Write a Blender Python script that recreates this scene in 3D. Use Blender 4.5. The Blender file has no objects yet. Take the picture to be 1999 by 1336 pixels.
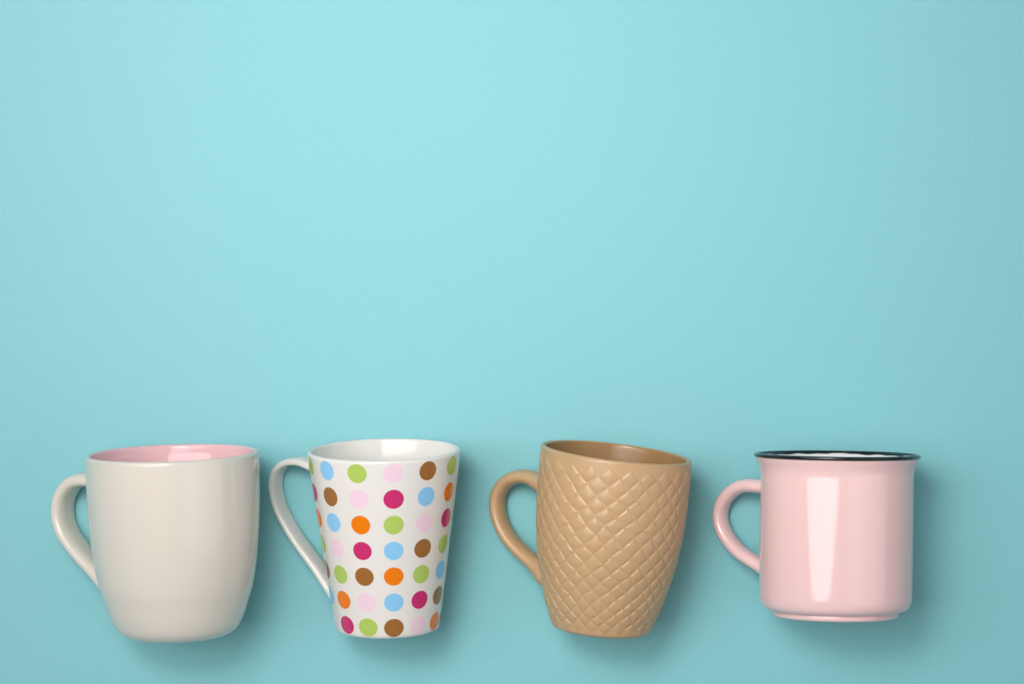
import bpy, bmesh, math, random
from mathutils import Vector, Matrix
import numpy as np
random.seed(7)
C = bpy.context.scene
COL = C.collection
U = 0.00026            # one drawing unit = 0.26 mm
R = math.radians

# ------------------------------------------------------------------ camera
cam_d = bpy.data.cameras.new('camera')
cam = bpy.data.objects.new('camera', cam_d); COL.objects.link(cam)
CAM_H = 6000 * U
cam.location = (0, 0, CAM_H)                       # straight above, looking down; +Y is up in the picture
cam.rotation_euler = (0, 0, 0)
cam_d.sensor_width = 36; cam_d.lens = 36 * 6000 / 1999
cam_d.clip_start = 0.05; cam_d.clip_end = 50
C.camera = cam

# ------------------------------------------------------------------ world and lamps (studio, plus one added for edge falloff)
w = bpy.data.worlds.new('World'); C.world = w; w.use_nodes = True
bg = w.node_tree.nodes['Background']
bg.inputs[0].default_value = (0.94, 0.97, 1.0, 1); bg.inputs[1].default_value = 0.16
def area(name, loc, target, sx, sy, power, shape='ELLIPSE', col=(1, 1, 1), spread=180):
    l = bpy.data.lights.new(name, 'AREA'); l.shape = shape; l.size = sx; l.size_y = sy
    l.energy = power; l.color = col; l.spread = R(spread)
    o = bpy.data.objects.new(name, l); COL.objects.link(o); o.location = loc
    d = Vector(target) - Vector(loc)
    z = -d.normalized(); y = z.cross(Vector((1, 0, 0))).normalized(); x = y.cross(z)     # long side stays along world X
    o.rotation_euler = Matrix((x, y, z)).transposed().to_euler()
    return o
area('softbox', (-1.00, 0.25, 2.1), (-0.45, 0.19, 0), 2.8, 1.34, 25, col=(1.0, 0.975, 0.95), spread=150)
area('added_falloff_lamp', (-0.24, 0.35, 1.05), (0.01, 0.11, 0), 0.46, 0.46, 0.74, shape='DISK', col=(1.0, 0.975, 0.95), spread=52)  # added lamp: narrow cone brightens upper middle so the edges fall off
area('fill_reflector', (1.50, -0.36, 1.5), (0.10, -0.16, 0), 2.2, 1.1, 4.0, shape='RECTANGLE', col=(1.0, 0.97, 0.95), spread=140)
C.view_settings.view_transform = 'Standard'; C.view_settings.look = 'None'
C.view_settings.exposure = 0; C.view_settings.gamma = 1
try: C.view_settings.use_curve_mapping = False
except Exception: pass
C.render.engine = 'CYCLES'
C.cycles.max_bounces = 8; C.cycles.diffuse_bounces = 5; C.cycles.glossy_bounces = 4

# ------------------------------------------------------------------ materials
def srgb(r, g, b):
    f = lambda v: (v/255/12.92) if v <= 10 else ((v/255+0.055)/1.055)**2.4
    return (f(r), f(g), f(b), 1)
def mat(name, col, rough=0.1, spec=0.65, mottle=0.02, mscale=40, bump=0.0, bscale=300, coat=0.0,
        speck=None, speck_scale=900, rough_var=0.0):
    m = bpy.data.materials.new(name); m.use_nodes = True
    nt = m.node_tree; n = nt.nodes; L = nt.links; p = n['Principled BSDF']
    p.inputs['Roughness'].default_value = rough
    p.inputs['Specular IOR Level'].default_value = spec
    p.inputs['Coat Weight'].default_value = coat
    p.inputs['Coat Roughness'].default_value = 0.04
    tc = n.new('ShaderNodeTexCoord')
    nz = n.new('ShaderNodeTexNoise'); nz.inputs['Scale'].default_value = mscale
    nz.inputs['Detail'].default_value = 5; L.new(tc.outputs['Object'], nz.inputs['Vector'])
    mx = n.new('ShaderNodeMix'); mx.data_type = 'RGBA'
    mx.inputs['A'].default_value = tuple(c*(1-mottle) for c in col[:3]) + (1,)
    mx.inputs['B'].default_value = tuple(min(1, c*(1+mottle)) for c in col[:3]) + (1,)
    L.new(nz.outputs['Fac'], mx.inputs['Factor'])
    out = mx.outputs['Result']
    if speck:
        v = n.new('ShaderNodeTexNoise'); v.inputs['Scale'].default_value = speck_scale; v.inputs['Detail'].default_value = 2
        L.new(tc.outputs['Object'], v.inputs['Vector'])
        rp = n.new('ShaderNodeMapRange'); rp.inputs['From Min'].default_value = 0.66; rp.inputs['From Max'].default_value = 0.72
        L.new(v.outputs['Fac'], rp.inputs['Value'])
        m2 = n.new('ShaderNodeMix'); m2.data_type = 'RGBA'; m2.inputs['B'].default_value = speck
        L.new(rp.outputs['Result'], m2.inputs['Factor']); L.new(out, m2.inputs['A']); out = m2.outputs['Result']
    L.new(out, p.inputs['Base Color'])
    if rough_var:
        rr = n.new('ShaderNodeMapRange'); rr.inputs['To Min'].default_value = rough - rough_var; rr.inputs['To Max'].default_value = rough + rough_var
        L.new(nz.outputs['Fac'], rr.inputs['Value']); L.new(rr.outputs['Result'], p.inputs['Roughness'])
    if bump:
        b = n.new('ShaderNodeTexNoise'); b.inputs['Scale'].default_value = bscale; b.inputs['Detail'].default_value = 3
        L.new(tc.outputs['Object'], b.inputs['Vector'])
        bn = n.new('ShaderNodeBump'); bn.inputs['Strength'].default_value = bump; bn.inputs['Distance'].default_value = 0.0005
        L.new(b.outputs['Fac'], bn.inputs['Height']); L.new(bn.outputs['Normal'], p.inputs['Normal'])
    return m
M = {}
M['cream'] = mat('cream_glaze', srgb(224, 217, 206), 0.10, bump=0.10, bscale=55, mottle=0.015)
M['pink_glaze'] = mat('pink_inner_glaze', srgb(241, 196, 201), 0.05, bump=0.012, bscale=60)
M['white'] = mat('white_porcelain', srgb(233, 229, 224), 0.08, bump=0.015, bscale=60, mottle=0.008)
M['tan'] = mat('tan_satin_glaze', srgb(198, 162, 121), 0.34, bump=0.06, bscale=700, mottle=0.035, mscale=60)
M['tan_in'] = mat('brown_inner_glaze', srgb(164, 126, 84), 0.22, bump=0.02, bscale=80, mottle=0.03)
M['pink'] = mat('pink_enamel_glaze', srgb(245, 207, 207), 0.07, bump=0.025, bscale=70, mottle=0.01)
M['black'] = mat('black_rim_glaze', srgb(22, 30, 34), 0.10, bump=0.05, bscale=120)
M['white_in'] = mat('white_inner_glaze', srgb(236, 238, 238), 0.10, bump=0.05, bscale=90)
DOT = {'green': (178, 204, 100), 'blue': (141, 203, 245), 'pink': (243, 212, 228), 'brown': (158, 104, 50),
       'magenta': (203, 47, 112), 'orange': (240, 126, 0)}
for k, c in DOT.items(): M['dot_'+k] = mat('print_'+k, srgb(*c), 0.11, mottle=0.03, mscale=900)

def table_material():
    m = bpy.data.materials.new('turquoise_paper'); m.use_nodes = True
    nt = m.node_tree; n = nt.nodes; L = nt.links; p = n['Principled BSDF']
    p.inputs['Roughness'].default_value = 0.52; p.inputs['Specular IOR Level'].default_value = 0.45
    tc = n.new('ShaderNodeTexCoord')
    def noise(sc, det, rough=0.5):
        z = n.new('ShaderNodeTexNoise'); z.inputs['Scale'].default_value = sc; z.inputs['Detail'].default_value = det
        z.inputs['Roughness'].default_value = rough
        L.new(tc.outputs['Object'], z.inputs['Vector']); return z.outputs['Fac']
    a = srgb(118, 190, 198); b = srgb(133, 199, 206)
    mx = n.new('ShaderNodeMix'); mx.data_type = 'RGBA'
    mx.inputs['A'].default_value = a; mx.inputs['B'].default_value = b
    L.new(noise(900, 6, 0.65), mx.inputs['Factor'])
    # sparse pale paper fibres
    v = noise(1600, 2); rp = n.new('ShaderNodeMapRange'); rp.inputs['From Min'].default_value = 0.66; rp.inputs['From Max'].default_value = 0.76
    rp.inputs['To Max'].default_value = 0.55
    L.new(v, rp.inputs['Value'])
    m2 = n.new('ShaderNodeMix'); m2.data_type = 'RGBA'; m2.inputs['B'].default_value = srgb(190, 232, 236)
    L.new(rp.outputs['Result'], m2.inputs['Factor']); L.new(mx.outputs['Result'], m2.inputs['A'])
    L.new(m2.outputs['Result'], p.inputs['Base Color'])
    bn = n.new('ShaderNodeBump'); bn.inputs['Strength'].default_value = 0.30; bn.inputs['Distance'].default_value = 0.0004
    L.new(noise(1100, 5, 0.6), bn.inputs['Height']); L.new(bn.outputs['Normal'], p.inputs['Normal'])
    return m

# ------------------------------------------------------------------ helpers
def mesh_obj(name, verts, faces, material, parent=None, smooth=True):
    me = bpy.data.meshes.new(name)
    me.from_pydata([tuple(c*U for c in v) for v in verts], [], faces)
    if smooth: me.polygons.foreach_set('use_smooth', [True]*len(me.polygons))
    me.materials.append(material); me.update()
    o = bpy.data.objects.new(name, me); COL.objects.link(o)
    if parent: o.parent = parent
    return o
def pchip(xk, yk):
    xk = np.array(xk, float); yk = np.array(yk, float); h = np.diff(xk); d = np.diff(yk)/h
    m = np.zeros_like(yk); m[0] = d[0]; m[-1] = d[-1]
    for i in range(1, len(xk)-1):
        m[i] = 0 if d[i-1]*d[i] <= 0 else 2*d[i-1]*d[i]/(d[i-1]+d[i])
    def f(x):
        i = int(np.clip(np.searchsorted(xk, x)-1, 0, len(h)-1)); t = (x-xk[i])/h[i]
        return float((2*t**3-3*t**2+1)*yk[i]+(t**3-2*t**2+t)*h[i]*m[i]+(-2*t**3+3*t**2)*yk[i+1]+(t**3-t**2)*h[i]*m[i+1])
    return f
def lathe(name, prof, material, parent, n=160, warp=None):
    """Surface of revolution about local Z; prof = list of (r, z); r == 0 closes to a pole."""
    vs, fs, rows = [], [], []
    for r, z in prof:
        if r <= 1e-6:
            rows.append([len(vs)]); vs.append((0, 0, z))
        else:
            row = []
            for k in range(n):
                a = 2*math.pi*k/n; row.append(len(vs)); vs.append((r*math.cos(a), r*math.sin(a), z))
            rows.append(row)
    for a, b in zip(rows, rows[1:]):
        for k in range(n):
            k2 = (k+1) % n
            if len(a) == 1: fs.append((a[0], b[k2], b[k]))
            elif len(b) == 1: fs.append((a[k], a[k2], b[0]))
            else: fs.append((a[k], a[k2], b[k2], b[k]))
    if warp: vs = [warp(v) for v in vs]
    return mesh_obj(name, vs, fs, material, parent)
def arc(cr, cz, rad, a0, a1, n, sq=1.0):
    return [(cr+rad*math.cos(R(a0+(a1-a0)*k/n)), cz+sq*rad*math.sin(R(a0+(a1-a0)*k/n))) for k in range(n+1)]
def thing(name, label, x, y, psi, tau, phi, z0):
    """Empty at the middle of a mug's base; local +Z is the mug's axis, local -X points to its handle.
       The mug lies on its side: axis near +Y, turned by psi, rim raised by tau, rolled by phi onto its handle."""
    e = Vector((math.cos(psi), math.sin(psi), 0))
    a = Vector((-math.sin(psi)*math.cos(tau), math.cos(psi)*math.cos(tau), math.sin(tau)))
    n = e.cross(a)
    lx = math.cos(phi)*e + math.sin(phi)*n; ly = a.cross(lx)
    m = Matrix((lx, ly, a)).transposed().to_4x4()
    o = bpy.data.objects.new(name, None); COL.objects.link(o)
    o.empty_display_size = 0.02
    o.rotation_euler = m.to_euler(); o.location = (x*U, y*U, z0*U)
    o['label'] = label; o['category'] = 'mug'; o['group'] = 'mugs lying in a row on turquoise paper'
    def top_angle(deg):        # local azimuth of a direction seen from above: 0 = straight up, +90 = right
        d = math.cos(R(deg))*n + math.sin(R(deg))*e
        return math.atan2(d.dot(ly), d.dot(lx))
    return o, top_angle
def rest_height(prof, tau): return -min(z*math.sin(tau) - r*math.cos(tau) for r, z in prof)

def catmull(pts, per):
    P = [np.array(p, float) for p in pts]; P = [2*P[0]-P[1]] + P + [2*P[-1]-P[-2]]
    out = []
    for i in range(1, len(P)-2):
        for k in range(per):
            t = k/per
            out.append(0.5*((2*P[i])+(-P[i-1]+P[i+1])*t+(2*P[i-1]-5*P[i]+4*P[i+1]-P[i+2])*t*t+(-P[i-1]+3*P[i]-3*P[i+1]+P[i+2])*t**3))
    out.append(P[-2]); return out
def smooth_path(p, it):
    p = [q.copy() for q in p]
    for _ in range(it):
        p = [p[0]] + [(p[i-1]+2*p[i]+p[i+1])/4 for i in range(1, len(p)-1)] + [p[-1]]
    return p
def handle(pts, t, wd, rout, material, parent, power=2.0, flare=(0.5, 0.7), reach=16, wall=13, flare_w=None, nseg=32):
    """Sweep a (super)ellipse of thickness t (in the handle's plane) and width wd along pts = (distance from axis, z)."""
    path = smooth_path(catmull(pts, 8), 10)
    n = len(path); vs, fs = [], []
    fw = flare_w if flare_w is not None else flare
    for i, p in enumerate(path):
        d = path[min(i+1, n-1)] - path[max(i-1, 0)]; d = d/np.linalg.norm(d)
        nrm = np.array([-d[1], d[0]])
        gap = max(0.0, p[0]-rout(p[1]))
        end = 0 if i < n/2 else 1
        g = math.exp(-(gap/reach)**1.6)
        ft = t/2*(1+flare[end]*g); fwd = wd/2*(1+fw[end]*g)
        for k in range(nseg):
            a = 2*math.pi*k/nseg; c, s = math.cos(a), math.sin(a)
            c = math.copysign(abs(c)**(2/power), c); s = math.copysign(abs(s)**(2/power), s)
            rr, z, y = p[0]+nrm[0]*c*ft, p[1]+nrm[1]*c*ft, s*fwd
            x = rr; rad = math.hypot(x, y); lim = rout(min(max(z, 0), 400))-wall*0.5
            if rad < lim: x = math.sqrt(max(lim*lim-y*y, 1.0))
            vs.append((-x, y, z))
    for i in range(n-1):
        for k in range(nseg):
            k2 = (k+1) % nseg
            fs.append((i*nseg+k, i*nseg+k2, (i+1)*nseg+k2, (i+1)*nseg+k))
    fs.append(tuple(range(nseg))[::-1]); fs.append(tuple((n-1)*nseg+k for k in range(nseg)))
    o = mesh_obj('handle', vs, fs, material, parent)
    bm = bmesh.new(); bm.from_mesh(o.data); bmesh.ops.recalc_face_normals(bm, faces=bm.faces); bm.to_mesh(o.data); bm.free()
    return o
def lin(f, a, b, n): return [(f(a+(b-a)*k/n), a+(b-a)*k/n) for k in range(n+1)]

# ------------------------------------------------------------------ the setting: one large sheet of turquoise paper
tb = mesh_obj('table_surface', [(-9000, -9000, 0), (9000, -9000, 0), (9000, 9000, 0), (-9000, 9000, 0)], [(0, 1, 2, 3)], table_material(), smooth=False)
tb['kind'] = 'structure'; tb['label'] = 'flat matt turquoise paper surface under the row of mugs'

def X(px): return px-999.5
def Y(py): return 668.0-py

# ------------------------------------------------------------------ 1. cream mug with pink inside
def cream_mug():
    L = 348.5; zs = [0, 5, 17.4, 41.8, 69.7, 97.6, 156.8, 226.5, 296, L-4]
    f = pchip(zs, [92, 103, 116.5, 128.3, 137.5, 146.3, 155.8, 161.9, 164.3, 164.9])
    tau, psi, phi = R(4.0), R(1.5), R(30.3)
    outer = lin(f, 0, L-4, 90)
    o, top = thing('mug', 'large cream mug with pink inside and wide plain barrel body', X(363.7), Y(1227.8), psi, tau, phi, rest_height(outer, tau))
    base = [(0, 5), (60, 5), (74, 4.2), (78, 1), (82, -0.4), (88, -0.6)]
    lip = arc(164.9-6, L-4, 6, 0, 70, 6)
    lathe('body', base + outer[1:] + lip[1:], M['cream'], o)
    wall = 12
    lin_in = arc(164.9-6, L-4, 6, 70, 180, 8)
    inn = [(f(z)-wall-9*min(1, (L-14-z)/70), z) for z in np.linspace(L-14, 60, 50)] + [(f(40)-wall-10, 36), (80, 22), (40, 17), (0, 16)]
    lathe('inner_glaze', lin_in + inn, M['pink_glaze'], o)
    handle([(160, 292), (186.6, 292.5), (211.4, 292.6), (230.3, 288.0), (247.1, 277.4), (261.8, 257.8), (267.8, 236.6), (267.6, 214.5), (259.8, 190.8), (245.7, 171.4), (226.5, 151.3), (202.5, 130.4), (179.7, 111.6), (155, 91), (138, 78)],
           28, 60, f, M['cream'], o, power=2.5, flare=(0.12, 0.30), reach=18)
    return o
# ------------------------------------------------------------------ 2. white mug with printed dots
def dotted_mug():
    L = 343.5
    f = pchip([-5, -3, 1, 34, 173, L-4], [92, 97, 99.2, 104.6, 123.9, 146.6])
    tau, psi, phi = R(6.6), R(0.87), R(28.0)
    outer = lin(f, -5, L-4, 80)
    o, top = thing('mug', 'white tapered mug printed with rows of multicoloured polka dots', X(760.9), Y(1215.0), psi, tau, phi, rest_height(outer, tau))
    base = [(0, 0), (72, 0), (78, -1), (81, -4.4), (86, -5.5)]
    lip = arc(146.6-5, L-4, 5, 0, 180, 12)
    inn = [(f(z)-10, z) for z in np.linspace(L-14, 40, 50)] + [(f(30)-16, 26), (75, 17), (40, 14), (0, 13)]
    lathe('body', base + outer[1:] + lip[1:] + inn, M['white'], o)
    handle([(120, 289.9), (143.3, 299.7), (169.7, 307.0), (185.8, 310.9), (206.8, 309.5), (223.3, 303.4), (236.5, 292.3), (242.7, 279.7), (245.8, 254.0), (238.6, 221.8), (223.0, 192.4), (201.7, 161.3), (179.1, 134.6), (154.3, 107.1), (123.0, 66.9), (100, 39.8)],
           15, 42, f, M['white'], o, power=3.2, flare=(0.35, 0.2), flare_w=(0.12, 0.05), reach=20)
    vis = ['green magenta orange green brown blue pink', 'blue brown blue pink green orange magenta',
           'green pink orange magenta brown pink green', 'pink magenta green blue orange blue brown',
           'brown blue pink brown green magenta pink', 'green orange magenta green blue brown orange']
    cols = [c.split() for c in vis]; names = list(DOT)
    rnd = random.Random(3)
    while len(cols) < 13: cols.append([rnd.choice(names) for _ in range(7)])
    step = 360/13
    for c in range(13):
        a0c = top(-73.9 + c*step)
        for r in range(7):
            z0 = DOT_Z[r]; rad = DOT_R[r]
            a0 = a0c + rnd.uniform(-0.5, 0.5)/130; z0 += rnd.uniform(-0.5, 0.5); rad *= rnd.uniform(0.985, 1.015)
            slope = (f(z0+3)-f(z0-3))/6; k = math.sqrt(1+slope*slope)
            vs, fs = [], []
            rings = 3; seg = 28
            def pt(u, v):           # u sideways, v up the wall
                z = min(max(z0+v/k, -2), L-3); rr = f(z)+0.25
                a = a0+u/f(z0); return (rr*math.cos(a), rr*math.sin(a), z)
            vs.append(pt(0, 0))
            for q in range(1, rings+1):
                for s in range(seg):
                    b = 2*math.pi*s/seg; vs.append(pt(rad*q/rings*math.cos(b)*1.04, rad*q/rings*math.sin(b)))
            for s in range(seg): fs.append((0, 1+s, 1+(s+1) % seg))
            for q in range(rings-1):
                for s in range(seg):
                    s2 = (s+1) % seg; fs.append((1+q*seg+s, 1+(q+1)*seg+s, 1+(q+1)*seg+s2, 1+q*seg+s2))
            d = mesh_obj('polka_dot', vs, fs, M['dot_'+cols[c][r]], o)
            d['label'] = cols[c][r]+' printed dot'
    return o
DOT_Z = [320.5-50.2*i for i in range(7)]
DOT_R = [18.4, 18.6, 18.4, 18.2, 18, 18, 18]
# ------------------------------------------------------------------ 3. tan mug with raised diamonds
def diamond_mug():
    L = 343.9
    f = pchip([0, 5, 20.6, 44.7, 86, 137.6, 206, 275, L-4], [86, 94.5, 99.4, 108.6, 120.1, 132.1, 140.5, 143.4, 144.2])
    tau, psi, phi = R(5.0), R(-4.9), R(28.9)
    outer = lin(f, 0, L-4, 90)
    o, top = thing('mug', 'tan brown mug embossed all round with a raised diamond lattice', X(1168.7), Y(1219.7), psi, tau, phi, rest_height(outer, tau)+1.2)
    ex = math.cos(top(90)), math.sin(top(90))
    def warp(v):               # hand-made: the rim is a touch out of square
        return (v[0], v[1], v[2] - 0.028*(v[0]*ex[0]+v[1]*ex[1])*max(0, v[2]/L)**2)
    base = [(0, 5), (68, 5), (74, 4), (77, 0.6), (82, -0.5)]
    lip = arc(144.2-5, L-4, 5, 0, 180, 12)
    inn = [(f(z)-10.5-6*min(1, (L-14-z)/70), z) for z in np.linspace(L-14, 40, 50)] + [(f(30)-16, 26), (70, 17), (40, 14), (0, 13)]
    lathe('body', base + outer[1:] + lip[1:10], M['tan'], o, warp=warp)
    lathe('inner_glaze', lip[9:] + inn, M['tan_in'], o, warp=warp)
    handle([(118, 257), (134.6, 261.7), (162.1, 265.8), (176.1, 269.9), (191.0, 270.8), (208.9, 267.8), (224.2, 260.1), (235.8, 250.5), (246.5, 230.8), (248.1, 205.4), (239.0, 177.4), (222.9, 153.6), (200.4, 133.8), (176.0, 118.4), (147.2, 102.7), (122, 90), (108, 83)],
           27, 45, f, M['tan'], o, power=2.1, flare=(0.62, 0.75), reach=20)
    # lattice of 24 columns; row spacing shrinks with the girth
    NC = 24; step = 360/NC
    zr = [332.0]
    while zr[-1] > 20: zr.append(zr[-1]-0.131*f(zr[-1]))
    NR = len(zr)-2
    rnd = random.Random(11)
    jit = {}
    def node(i, j):            # lattice point: i in half columns, j = row level
        i %= 2*NC
        if (i, j) not in jit: jit[(i, j)] = (rnd.uniform(-1, 1)*3.3, rnd.uniform(-1, 1)*2.8)
        du, dz = jit[(i, j)]
        z = zr[j] if j < len(zr) else zr[-1]-0.131*f(10)
        return (R(5.7 + i*step/2) + du/f(z), z+dz)
    par = [0, 0.055, 0.13, 0.5, 0.87, 0.945, 1]
    hgt = [0, 0.62, 0.97, 1.0, 0.97, 0.62, 0]
    rest_v, rest_f = [], []
    for j in range(1, NR+1):
        for i in range(2*NC):
            if (i+j) % 2 == 0: continue
            N = [node(i, j-1), node(i+1, j), node(i, j+1), node(i-1, j)]   # top, right, bottom, left
            ac = R(5.7+i*step/2)
            N = [(ac+((a-ac+math.pi) % (2*math.pi)-math.pi), z) for a, z in N]
            # keep the edge of the pattern clear of rim and foot
            H = rnd.uniform(1.35, 1.85)
            tu, tv = rnd.uniform(-0.5, 0.5), rnd.uniform(-0.5, 0.5)
            gx = rnd.uniform(0.03, 0.055)
            vs, fs = [], []
            for a_, u in enumerate(par):
                for b_, v in enumerate(par):
                    uu, vv = gx+(1-2*gx)*u, gx+(1-2*gx)*v
                    ang = (1-uu)*(1-vv)*N[0][0]+uu*(1-vv)*N[1][0]+uu*vv*N[2][0]+(1-uu)*vv*N[3][0]
                    z = (1-uu)*(1-vv)*N[0][1]+uu*(1-vv)*N[1][1]+uu*vv*N[2][1]+(1-uu)*vv*N[3][1]
                    h = min(hgt[a_], hgt[b_])*(0.75+0.25*max(hgt[a_], hgt[b_]))*H*(1+0.25*tu*(u-.5)+0.25*tv*(v-.5))-0.35
                    z = max(z, 3)
                    rr = f(z)+h
                    la = top(0) + sgn*ang
                    vs.append(warp((rr*math.cos(la), rr*math.sin(la), z)))
            m = len(par)
            for a_ in range(m-1):
                for b_ in range(m-1):
                    q = (a_*m+b_, a_*m+b_+1, (a_+1)*m+b_+1, (a_+1)*m+b_)
                    fs.append(q if sgn < 0 else q[::-1])
            deg = (math.degrees(ac)+180) % 360-180
            if abs(deg) <= 112: mesh_obj('raised_diamond', vs, fs, M['tan'], o)
            else:
                k0 = len(rest_v); rest_v += vs; rest_f += [tuple(k+k0 for k in q) for q in fs]
    s = mesh_obj('raised_diamonds', rest_v, rest_f, M['tan'], o); s['kind'] = 'stuff'
    return o
sgn = -1
# ------------------------------------------------------------------ 4. pink enamel-look mug with black rim
def black_rim_mug():
    L = 307.9
    tau, psi, phi = R(0.2), R(-0.6), R(33.1)
    q = lambda pts: [(r*0.989, z*1.018) for r, z in pts]
    prof = [(136.5, 18.5), (141.2, 23), (144.4, 30.5), (146, 41), (146.3, 70), (146.6, 120), (146.9, 180), (147, 240), (147, 268), (147.4, 274), (148.6, 280), (150.8, 286.5), (153.4, 292), (155.6, 297), (157, 300.5)]
    fr = pchip([p[1] for p in prof], [p[0] for p in prof])
    o, top = thing('mug', 'glossy pink mug with thin black rim and stepped foot', X(1614.3), Y(1194.1), psi, tau, phi, rest_height(q([(160, 304)]+prof), tau))
    lathe('body', q([(117, 16), (124, 15.2), (130, 15.6), (134, 16.9)] + lin(fr, 18.5, 300.5, 120)), M['pink'], o)
    foot = [(0, 10), (98, 10), (104, 9), (107, 5), (111, 3.2), (116, 3.2), (119.5, 4.6), (121.2, 7.5), (121.2, 11), (120.4, 14.5), (119.6, 18)]
    lathe('foot_ring', q(foot), M['pink'], o)
    # rim: rolled black band whose lower edges wander like dipped glaze
    rnd = random.Random(5); ph = [rnd.uniform(0, 6.28) for _ in range(6)]
    n = 160
    ring = [(156.6, 300.2), (157.9, 301.6)] + arc(156.3, 304.4, 3.7, -35, 180, 14) + [(151.6, 304), (150.4, 302.3)]
    def wav(v):
        a = math.atan2(v[1], v[0])
        if v[2] < 309 and math.hypot(v[0], v[1]) < 149.3: return (v[0], v[1], v[2]+1.0*math.sin(5*a+ph[0])+0.8*math.sin(11*a+ph[1])+0.6*math.sin(23*a+ph[2]))
        return v
    lathe('black_rim', q(ring), M['black'], o, n=200, warp=wav)
    inn = [(152.2, 303.5), (150.9, 300), (149.4, 296), (147.4, 291), (144, 284), (139.5, 277), (137.5, 270)] + [(136.5, z) for z in np.linspace(262, 60, 30)] + [(132, 48), (118, 40), (60, 37), (0, 37)]
    lathe('inner_glaze', q(inn), M['white_in'], o)
    handle([(133, 245), (147.2, 245.1), (169.6, 245.2), (188.7, 246.5), (210.1, 242.7), (228.1, 232.1), (243.8, 215.6), (251.5, 197.3), (252.5, 182.3), (248.9, 165.5), (238.4, 146.1), (221.1, 127.0), (202.9, 113.0), (183.6, 103.0), (167.7, 94.9), (145.2, 85.2), (133, 80)],
           27, 43, lambda z: 145.3, M['pink'], o, power=2.1, flare=(0.12, 0.25), reach=10)
    return o
cream_mug(); dotted_mug(); diamond_mug(); black_rim_mug()
